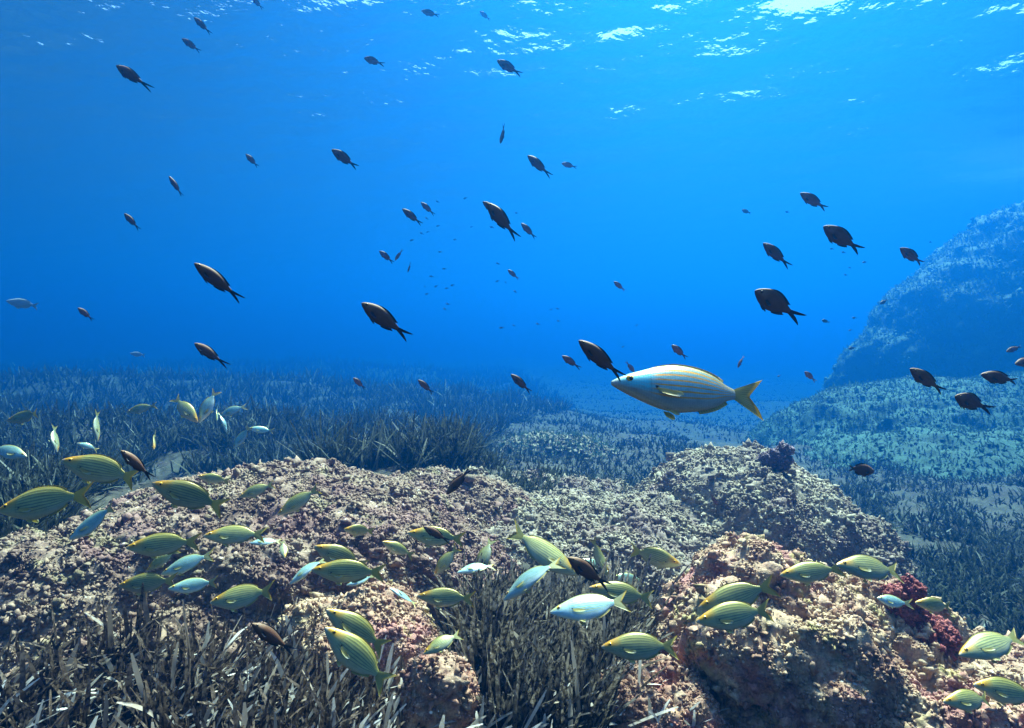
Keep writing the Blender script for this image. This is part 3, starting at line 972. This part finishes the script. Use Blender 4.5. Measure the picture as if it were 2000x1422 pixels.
def striped_parts(b):
    P_ = {}
    P_['body'] = body_geo(S_TOP, S_BOT, S_WID, .8, 36, 24, b)
    P_['tail_fin'] = fin_geo([(.785, .03), (.79, 0), (.785, -.032)], [(1.0, .128), (.955, .07), (.895, -.004), (.95, -.09), (.975, -.165)], .012, b, nb=17)
    xs = np.linspace(.24, .72, 12)
    P_['dorsal_fin'] = fin_geo(edge_pts(S_TOP, xs, -.012), [(x + .012, z + .004 + .008 * math.sin(min(1, (x - .22) / .2) * 1.57)) for x, z in edge_pts(S_TOP, xs)], .008, b)
    xs = np.linspace(.54, .73, 8)
    P_['anal_fin'] = fin_geo(edge_pts(S_BOT, xs, .012), [(x + .015, z - .016) for x, z in edge_pts(S_BOT, xs)], .008, b)
    for s in (1, -1):
        P_['pectoral_fin' + '+-'[s < 0]] = fin_geo([(.275, -.03), (.285, -.058)], [(.42, -.055), (.44, -.075), (.40, -.09), (.34, -.082)], .005, b, s * .062, s * .018, nb=9)
        P_['pelvic_fin' + '+-'[s < 0]] = fin_geo([(.33, -.158), (.37, -.162)], [(.355, -.185), (.395, -.205), (.415, -.198), (.405, -.17)], .004, b, s * .02, s * .022, nb=9)
        P_['eye' + '+-'[s < 0]] = ball_geo((.112, s * .033, .026), .027, .014, b)
        P_['pupil' + '+-'[s < 0]] = ball_geo((.114, s * .0430, .024), .0145, .0065, b)
    return P_


def dark_parts(b):
    P_ = {}
    P_['body'] = body_geo(C_TOP, C_BOT, C_WID, .74, 32, 22, b)
    P_['tail_fin'] = fin_geo([(.725, .038), (.732, 0), (.725, -.036)], [(1.0, .10), (.97, .066), (.89, .026), (.82, .0), (.885, -.026), (.96, -.08), (.988, -.118)], .014, b, nb=21)
    xs = np.linspace(.2, .63, 12)
    P_['dorsal_fin'] = fin_geo(edge_pts(C_TOP, xs, -.014), [(x + .02 + .035 * max(0, (x - .47) / .16), z + .010 + .016 * math.sin(min(1, (x - .2) / .43) * 2.9)) for x, z in edge_pts(C_TOP, xs)], .010, b)
    xs = np.linspace(.46, .63, 8)
    P_['anal_fin'] = fin_geo(edge_pts(C_BOT, xs, .014), [(x + .025 + .035 * max(0, (x - .5) / .12), z - .010 - .018 * math.sin(min(1, (x - .44) / .19) * 2.8)) for x, z in edge_pts(C_BOT, xs)], .010, b)
    for s in (1, -1):
        P_['pectoral_fin' + '+-'[s < 0]] = fin_geo([(.215, -.025), (.22, -.055)], [(.33, -.05), (.345, -.075), (.31, -.095), (.26, -.085)], .005, b, s * .068, s * .02, nb=9)
        P_['pelvic_fin' + '+-'[s < 0]] = fin_geo([(.24, -.152), (.28, -.158)], [(.30, -.185), (.36, -.205), (.375, -.195), (.33, -.165)], .006, b, s * .02, s * .015, nb=9)
        P_['eye' + '+-'[s < 0]] = ball_geo((.085, s * .044, .036), .024, .013, b)
        P_['pupil' + '+-'[s < 0]] = ball_geo((.086, s * .0525, .036), .014, .007, b)
    return P_


PROTO = {}


def proto(kind, skin, bend, lod):
    """mesh data shared by all fish of one kind, skin and bend"""
    key = (kind, skin, bend, lod)
    if key in PROTO:
        return PROTO[key]
    geo = striped_parts(bend) if kind == 's' else dark_parts(bend)
    finm = {'hero': 'hero_fin', 'olive': 'olive_fin', 'pale': 'pale_fin', 'dark': 'dark_fin'}.get(skin, skin)
    if lod == 0:
        keep = ['body', 'tail_fin', 'dorsal_fin', 'anal_fin', 'pelvic_fin+', 'pelvic_fin-']
        me = mesh_np("fish", *[x for x in merge([geo[k] for k in keep])][:2], True, merge([geo[k] for k in keep])[2])
        me.materials.append(M[skin])
        PROTO[key] = me
        return me
    out = []
    for k, (v, f, u) in geo.items():
        nm = k.rstrip('+-')
        if lod == 1 and nm in ('pupil', 'pectoral_fin'):
            continue
        me = mesh_np(nm, v, f, True, u)
        mt = {'body': skin, 'eye': 'iris' if kind == 's' else 'iris_dark', 'pupil': 'pupil'}.get(nm, finm)
        if nm in ('pectoral_fin', 'pelvic_fin') and kind == 's':
            mt = 'pect_fin'
        me.materials.append(M[mt])
        out.append((nm, me, k[-1] if k[-1] in '+-' else ''))
    PROTO[key] = out
    return out


def reach(u, v):
    d = ray(u, v)
    l = d.length
    best = 1e9
    for bv in BV:
        h = bv.ray_cast(Vector((0, 0, 0)), d / l)
        if h[0] is not None:
            best = min(best, h[3] / l)
    return best


def fish(kind, skin, hu, hv, tu, tv, label, L=None, phi=0.2, roll=0.0, bend=0.0, tall=1.0, d=None, group=None, sink=False, flip=False, lod=None):
    px = math.hypot(tu - hu, tv - hv)
    rh, rt = ray(hu, hv), ray(tu, tv)
    k = math.tan(phi) * px / F
    vec = rt * (1 + k) - rh
    if L is None:
        L = .21 if kind == 's' else .10
    dh = d if d else L / vec.length
    if not sink:
        lim = min(reach(hu, hv) * .95, reach(tu, tv) / (1 + k) * .95, reach((hu + tu) / 2, (hv + tv) / 2) / (1 + k / 2) * .93)
        dh = min(dh, lim)
    head, tail = rh * dh, rt * dh * (1 + k)
    L = (tail - head).length
    a = (tail - head) / L
    view = ((head + tail) / 2).normalized()
    if abs(phi) < .9:
        f_ = -view - a * (-view).dot(a)
        f_.normalize()
        w_ = f_.cross(a)
        if (w_.dot(Vector((0, 0, 1))) < 0) != flip:
            w_ = -w_
        if roll:
            # roll > 0 turns the flank that faces the camera upwards
            ax = w_.cross(f_)
            w_ = Matrix.Rotation(-roll if ax.dot(a) > 0 else roll, 3, a) @ w_ if False else (w_ * math.cos(roll) - f_ * math.sin(roll))
    else:
        z = Vector((0, 0, 1))
        w_ = (z - a * z.dot(a)).normalized()
    y_ = w_.cross(a)
    mat = Matrix(((a.x * L, y_.x * L, w_.x * L * tall, head.x), (a.y * L, y_.y * L, w_.y * L * tall, head.y), (a.z * L, y_.z * L, w_.z * L * tall, head.z), (0, 0, 0, 1)))
    nm = {'s': 'striped_fish', 'c': 'dark_fish'}[kind]
    if lod is None:
        lod = 2 if px > 45 else (1 if px > 30 else 0)
    if lod == 0:
        o = D.objects.new(nm if skin != 'hazy' else 'pale_fish', proto(kind, skin, bend, 0))
        COL.objects.link(o)
        o.matrix_world = mat
        tag(o, label, "fish", group)
        return o
    root = D.objects.new(nm, None)
    root.empty_display_size = .05
    COL.objects.link(root)
    root.matrix_world = mat
    tag(root, label, "fish", group)
    eyes = {}
    for n_, me, sd in proto(kind, skin, bend, lod):
        o = D.objects.new(n_, me)
        COL.objects.link(o)
        if n_ == 'pupil':
            o.parent = eyes[sd]
        else:
            o.parent = root
        if n_ == 'eye':
            eyes[sd] = o
    return root


GS = "striped fish grazing over the reef"
GC_ = "dark damselfish swimming in the open water"
GT = "tiny far fish in the open water"
# the fish that fills the middle
fish('s', 'hero', 1194, 748, 1497, 774, "large silver blue fish with golden stripes, alone above the grey rocks", .26, .05, .42, 0.06, .97, group=GS)

# kind, skin, head column and row, tail column and row, label, then pose
STRIPED = [
    ('olive', 120, 899, 278, 936, "big green striped fish behind the red brown fish at the left rock edge", dict(phi=.1, bend=-.2)),
    ('olive', 298, 944, 440, 992, "olive striped fish with orange brow just below the red brown fish", dict(phi=.1, bend=.25)),
    ('olive', -4, 998, 178, 962, "dark olive fish entering at the left picture edge", dict(phi=.1, bend=.1)),
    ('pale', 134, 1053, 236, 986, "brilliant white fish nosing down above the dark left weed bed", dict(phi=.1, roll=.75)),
    ('olive', 386, 825, 338, 772, "yellow striped fish diving beside a pale blue one over the meadow", dict(phi=.2)),
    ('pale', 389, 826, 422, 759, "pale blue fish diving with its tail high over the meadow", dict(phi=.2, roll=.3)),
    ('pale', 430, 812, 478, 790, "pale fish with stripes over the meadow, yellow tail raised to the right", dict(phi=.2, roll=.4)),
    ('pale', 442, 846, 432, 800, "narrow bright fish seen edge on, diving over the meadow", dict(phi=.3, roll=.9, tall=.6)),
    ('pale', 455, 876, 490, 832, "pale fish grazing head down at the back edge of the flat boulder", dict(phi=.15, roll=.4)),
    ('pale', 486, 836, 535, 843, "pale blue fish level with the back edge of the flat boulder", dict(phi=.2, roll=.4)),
    ('olive', 191, 863, 184, 802, "dull yellow fish seen from its back, heading down in the left weed", dict(phi=.4, roll=1.1)),
    ('olive', 112, 883, 100, 832, "yellow backed fish turned towards the viewer in the left weed", dict(phi=.5, roll=1.0, bend=.3)),
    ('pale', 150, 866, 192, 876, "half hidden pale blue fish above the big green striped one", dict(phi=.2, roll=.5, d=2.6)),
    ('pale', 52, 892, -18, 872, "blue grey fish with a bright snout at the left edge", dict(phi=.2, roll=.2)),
    ('olive', 301, 878, 297, 845, "grey green fish seen head on before the left meadow", dict(phi=.9, L=.2)),
    ('olive', 12, 822, 86, 806, "dark fish lost in the shade of the left meadow", dict(phi=.1)),
    ('olive', 248, 805, 303, 790, "faint green fish with raised tail in the left meadow", dict(phi=.2)),
    ('olive', 62, 925, 112, 900, "small shaded fish with a yellow glint near the left edge", dict(phi=.3)),
    ('pale', 424, 822, 420, 796, "small pale fish head on between two diving ones", dict(phi=1.0, L=.18)),
    ('olive', 386, 930, 450, 940, "faint grey fish low over the flat boulder", dict(phi=.3)),
    ('olive', 467, 971, 536, 943, "grey green fish grazing on the flat boulder, tail up", dict(phi=.2, roll=.3)),
    ('olive', 542, 1006, 624, 951, "green fish grazing steeply head down near the boulder edge", dict(phi=.15, roll=.3)),
    ('olive', 398, 1047, 520, 1041, "green fish swimming level across the middle of the flat boulder", dict(phi=.1, roll=.2)),
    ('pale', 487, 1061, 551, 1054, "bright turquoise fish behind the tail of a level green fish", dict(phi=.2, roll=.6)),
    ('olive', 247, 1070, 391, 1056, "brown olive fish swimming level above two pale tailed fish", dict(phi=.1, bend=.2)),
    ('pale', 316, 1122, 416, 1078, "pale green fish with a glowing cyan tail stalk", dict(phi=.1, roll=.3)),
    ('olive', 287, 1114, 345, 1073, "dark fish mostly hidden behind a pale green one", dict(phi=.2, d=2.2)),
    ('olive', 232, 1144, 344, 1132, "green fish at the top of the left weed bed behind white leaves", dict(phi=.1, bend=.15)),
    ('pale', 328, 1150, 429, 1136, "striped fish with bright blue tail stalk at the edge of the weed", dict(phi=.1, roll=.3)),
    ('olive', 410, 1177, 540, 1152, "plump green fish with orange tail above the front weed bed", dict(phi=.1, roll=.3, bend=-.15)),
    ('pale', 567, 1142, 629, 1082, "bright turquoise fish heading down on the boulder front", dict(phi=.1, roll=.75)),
    ('olive', 609, 1113, 754, 1118, "large olive fish with orange face in front of the boulder", dict(phi=.1, bend=.2)),
    ('olive', 614, 1067, 718, 1108, "olive fish overlapping behind the large orange faced one", dict(phi=.15, d=2.15)),
    ('pale', 676, 1143, 735, 1126, "small bright turquoise fish under an olive tail", dict(phi=.15, roll=.7)),
    ('olive', 556, 1090, 552, 1056, "blurred green fish head on over the boulder", dict(phi=.9, L=.17)),
    ('olive', 672, 1034, 730, 1037, "small green fish turned half towards the viewer, middle of the reef", dict(phi=.45, tall=1.1)),
    ('olive', 747, 1058, 808, 1086, "small green fish slanting down to the right beside the boulder", dict(phi=.3)),
    ('olive', 796, 1041, 908, 1054, "olive fish with orange face partly covered by a dark fish", dict(phi=.1, d=1.95)),
    ('olive', 934, 1126, 957, 1046, "yellow headed fish diving into the middle weed clump", dict(phi=.25, roll=.35)),
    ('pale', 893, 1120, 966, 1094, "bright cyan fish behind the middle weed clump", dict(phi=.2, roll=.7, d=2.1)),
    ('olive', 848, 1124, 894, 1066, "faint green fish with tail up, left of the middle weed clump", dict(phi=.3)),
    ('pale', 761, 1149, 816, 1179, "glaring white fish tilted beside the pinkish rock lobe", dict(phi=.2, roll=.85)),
    ('olive', 815, 1164, 927, 1170, "striped fish level before the left side of the middle weed clump", dict(phi=.05, d=1.85)),
    ('olive', 637, 1191, 758, 1268, "upper of two yellow headed fish slanting down in front", dict(phi=.0, d=1.62, bend=.1)),
    ('olive', 635, 1226, 762, 1338, "lower of two yellow headed fish slanting down in front", dict(phi=-.05, d=1.45, bend=-.15)),
    ('olive', 827, 1278, 900, 1232, "pale olive fish feeding head down on the small red rock", dict(phi=.2, roll=.4, bend=.35)),
    ('olive', 1130, 1123, 990, 1036, "long yellow backed fish heading right behind a dark fish", dict(phi=-.1, roll=.3, d=1.9)),
    ('pale', 986, 1174, 1083, 1080, "big brilliant white fish diving into the middle weed clump", dict(phi=.05, roll=.65, d=1.72)),
    ('olive', 1190, 1126, 1146, 1050, "yellow backed fish curving downwards behind the dark fish", dict(phi=.2, roll=.8, bend=.5)),
    ('olive', 1329, 1103, 1230, 1072, "plump orange headed fish facing right over the middle rocks", dict(phi=.25, tall=1.1)),
    ('pale', 1075, 1196, 1230, 1174, "bright cyan fish with golden eye in front of the weed clump", dict(phi=.0, roll=.5, d=1.55, bend=-.1)),
    ('olive', 1150, 1148, 1280, 1168, "olive fish just behind the bright cyan one with golden eye", dict(phi=.1, d=1.85)),
    ('olive', 1175, 1264, 1328, 1260, "olive fish with wavy stripes over the reddish mound", dict(phi=.0, d=1.45)),
    ('pale', 1138, 1092, 1186, 1112, "small pale fish glimpsed behind the dark fish on the right of the clump", dict(phi=.3, roll=.4)),
    ('pale', 1196, 1128, 1258, 1134, "faint pale fish between the olive fish and the middle rocks", dict(phi=.3, roll=.1)),
    ('olive', 1365, 1187, 1514, 1142, "upper of two green fish side by side on the warm rock", dict(phi=.0, d=1.72)),
    ('olive', 1360, 1214, 1512, 1188, "lower of two green fish side by side on the warm rock", dict(phi=-.02, d=1.6)),
    ('olive', 1524, 1123, 1646, 1111, "yellow headed fish over the top of the warm rock", dict(phi=.05)),
    ('olive', 1633, 1104, 1766, 1113, "pale bellied striped fish following over the warm rock", dict(phi=.05, roll=.2)),
    ('olive', 1786, 1177, 1870, 1186, "dim striped fish behind the crimson algae clump", dict(phi=.1)),
    ('pale', 1714, 1168, 1772, 1182, "turquoise fish peeping from behind the crimson algae clump", dict(phi=.2, roll=.4, d=2.2)),
    ('olive', 1873, 1280, 2002, 1237, "green striped fish rising to the right beside the warm rock", dict(phi=.1)),
    ('pale', 1899, 1253, 1955, 1230, "brilliant white fish behind the green one at the right edge", dict(phi=.2, roll=.85)),
    ('olive', 1840, 1371, 1950, 1362, "orange nosed fish in the lower right corner", dict(phi=.1)),
    ('olive', 1902, 1338, 2030, 1362, "dark olive fish cut by the right picture edge in the corner", dict(phi=.1)),
]
vr = random.Random(5)
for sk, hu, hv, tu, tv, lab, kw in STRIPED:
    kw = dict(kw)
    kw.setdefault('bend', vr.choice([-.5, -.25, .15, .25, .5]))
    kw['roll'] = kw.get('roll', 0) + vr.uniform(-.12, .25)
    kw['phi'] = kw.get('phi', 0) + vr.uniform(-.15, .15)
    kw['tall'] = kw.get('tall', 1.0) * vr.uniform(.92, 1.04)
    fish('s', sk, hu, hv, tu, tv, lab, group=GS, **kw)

DARK = [
    (491, -6, 514, 18, "dark fish cut by the top picture edge", {}),
    (379, 34, 411, 65, "slim grey brown fish high on the left, uppermost whole one there", dict(tall=.85)),
    (355, 75, 393, 102, "plump dark fish just below a slim one high on the left", {}),
    (229, 129, 286, 167, "brown grey fish far up on the left by itself", dict(tall=.9)),
    (480, 301, 505, 327, "small dark fish alone in the upper blue, left of a bigger brown one", {}),
    (330, 344, 357, 384, "slim dark fish hanging steeply head up on the left", dict(tall=.7)),
    (243, 417, 272, 448, "small dark fish in the left blue below a slim steep one", dict(tall=.9)),
    (648, 292, 699, 328, "stout brown fish with spread tail in the upper middle left", dict(tall=1.05)),
    (711, 113, 750, 126, "grey brown fish swimming nearly level near the top", dict(bend=.2)),
    (823, 21, 859, 31, "reddish fish against the bright glints at the top", {}),
    (937, 22, 958, 40, "faint reddish fish under the surface glints", {}),
    (971, 118, 1019, 146, "brown fish among the glints in the upper middle", {}),
    (977, 280, 987, 244, "narrow fish seen edge on heading down in the upper middle", dict(tall=.7, roll=.8)),
    (1031, 304, 1075, 343, "brown grey fish with forked tail next to a small level one", dict(tall=.9)),
    (1097, 319, 1127, 327, "small level brown fish in the upper middle", {}),
    (786, 408, 825, 439, "grey brown fish slanting beside a smaller darker one", dict(tall=.9)),
    (822, 395, 849, 420, "small dark fish above right of a grey brown one", dict(tall=.9)),
    (943, 394, 978, 420, "fish half hidden behind the big dark one in the middle", dict(d=2.2)),
    (952, 397, 1009, 463, "big dark brown fish slanting in the middle of the blue", dict(tall=.95, d=1.25)),
    (1018, 436, 1047, 466, "small dark fish right below the big slanting one", dict(tall=.9)),
    (741, 490, 769, 514, "small dark fish left of two thin ones", {}),
    (771, 509, 787, 486, "thin small fish pointing down beside a rounder one", dict(tall=.7)),
    (796, 532, 803, 513, "thinnest small fish pointing straight down in the blue", dict(tall=.6, roll=.7)),
    (992, 527, 1013, 545, "small dark fish in the very middle of the water", {}),
    (1199, 550, 1221, 568, "small dark fish alone above the striped fish's head", {}),
    (380, 514, 475, 588, "large reddish brown fish slanting in the left blue", dict(tall=.8, d=1.0)),
    (707, 592, 801, 660, "large brown fish with forked black tail above the meadow", dict(tall=.95, d=1.0)),
    (152, 601, 183, 626, "small dark fish low at the far left", {}),
    (381, 671, 440, 711, "brown fish slanting just above the left meadow", dict(tall=.85)),
    (690, 738, 714, 760, "small black fish over the meadow, left of its twin", {}),
    (817, 742, 847, 769, "small dark brown fish over the meadow edge", dict(tall=.9)),
    (998, 731, 1039, 768, "dark fish slanting above the hazy slope", dict(tall=.85)),
    (1098, 695, 1133, 719, "small dark fish just left of the big one at the striped fish", dict(tall=.9)),
    (1131, 665, 1221, 741, "large dark fish whose tail crosses the striped fish's brow", dict(tall=.85, d=.86)),
    (1239, 727, 1222, 705, "small dark fish disappearing behind the striped fish's back", {}),
    (1312, 674, 1342, 700, "small dark fish above the striped fish's back", {}),
    (1441, 719, 1452, 693, "thin dark fish pointing down near the striped fish's tail", dict(tall=.7, roll=.5)),
    (1572, 726, 1592, 744, "small dark fish between the golden tail and the rock wall", {}),
    (1563, 377, 1618, 410, "dark fish uppermost of the group on the right", {}),
    (1491, 475, 1543, 521, "dark fish at the left of the right hand group", dict(tall=.9)),
    (1609, 442, 1684, 491, "largest dark fish in the upper right group", {}),
    (1758, 484, 1806, 518, "dark fish in front of the top of the hazy rock wall", {}),
    (1476, 568, 1560, 620, "stout dark fish with widely forked tail above the golden tail", dict(tall=1.15, d=1.05)),
    (1965, 687, 2000, 674, "small dark fish at the right edge facing down left", {}),
    (1983, 711, 2030, 700, "brown fish half cut by the right edge", {}),
    (1778, 720, 1845, 766, "dark fish slanting in front of the hazy rock wall", dict(tall=.85)),
    (1915, 731, 1998, 747, "long level dark fish near the right edge", dict(tall=.85)),
    (1867, 774, 1930, 798, "stout black fish in front of the teal slope", dict(tall=1.15)),
    (1709, 921, 1645, 912, "red brown fish facing right before the teal slope", dict(tall=1.1, d=1.7)),
    (1401, 987, 1388, 964, "small brown fish heading down before the grey dome", dict(bend=.4)),
    (872, 965, 920, 913, "maroon fish heading down left over the middle rubble", dict(tall=.85)),
    (237, 880, 299, 935, "red brown fish crossing the tail of a green striped one", dict(tall=.8, d=1.2)),
    (493, 1218, 574, 1273, "dark red brown fish low over the front left weed", dict(tall=.8, d=1.2)),
    (827, 1028, 880, 1059, "maroon fish crossing an olive striped one", dict(tall=.85, d=1.6)),
    (1110, 1089, 1190, 1146, "maroon fish with forked tail over the middle weed clump", dict(tall=.9, d=1.3)),
]
for i, (hu, hv, tu, tv, lab, kw) in enumerate(DARK):
    kw = dict(kw)
    kw['tall'] = kw.get('tall', 1.0) * .88
    kw.setdefault('phi', [.25, .1, .35, -.1, .2][i % 5])
    kw.setdefault('bend', [0, .3, -.3, .6, -.15][i % 5])
    fish('c', 'dark', hu, hv, tu, tv, lab, group=GC_, **kw)

TINY = [(855, 394), (909, 387), (834, 427), (856, 441), (921, 443), (961, 444), (824, 456), (836, 453), (805, 469), (889, 468), (1009, 416), (860, 492), (868, 525), (884, 557),
        (852, 559), (830, 560), (873, 563), (843, 540), (834, 574), (875, 594), (869, 604), (972, 549), (988, 552), (1007, 570), (973, 515), (980, 640), (1004, 636), (1051, 633),
        (1077, 604), (1090, 603), (1091, 627), (1244, 635), (1217, 677), (1538, 414), (1625, 486), (1648, 493), (1689, 512), (1660, 523), (1652, 537), (1661, 645), (1669, 621),
        (1736, 670), (1818, 473), (1522, 734)]
for i, (u, v) in enumerate(TINY):
    g = random.Random(i)
    an = g.uniform(-.7, .9)
    p = g.uniform(3.4, 5.2)
    fish('c', 'speck', u - p * math.cos(an), v - p * math.sin(an) * .8, u + p * math.cos(an), v + p * math.sin(an) * .8,
         "tiny dark fish speck far off in the open blue water", L=.085, group=GT, lod=0)
fish('c', 'speck', 1449, 410, 1467, 417, "tiny dark fish below the glints, left of the right hand group", group=GT, lod=0)
fish('c', 'speck', 1719, 594, 1734, 584, "tiny dark fish pointing down beside the hazy rock wall", group=GT, lod=0)
fish('c', 'speck', 1605, 625, 1621, 630, "tiny level dark fish right of the stout fork tailed one", group=GT, lod=0)
fish('c', 'speck', 1657, 681, 1672, 679, "tiny level dark fish at the foot of the hazy rock wall", group=GT, lod=0)
fish('s', 'hazy', 12, 588, 76, 598, "ghostly pale fish in the blue at the far left", .30, group=GT, lod=0, d=7)
fish('s', 'hazy', 254, 690, 284, 694, "ghostly pale fish above the far meadow", .25, group=GT, lod=0, d=10)
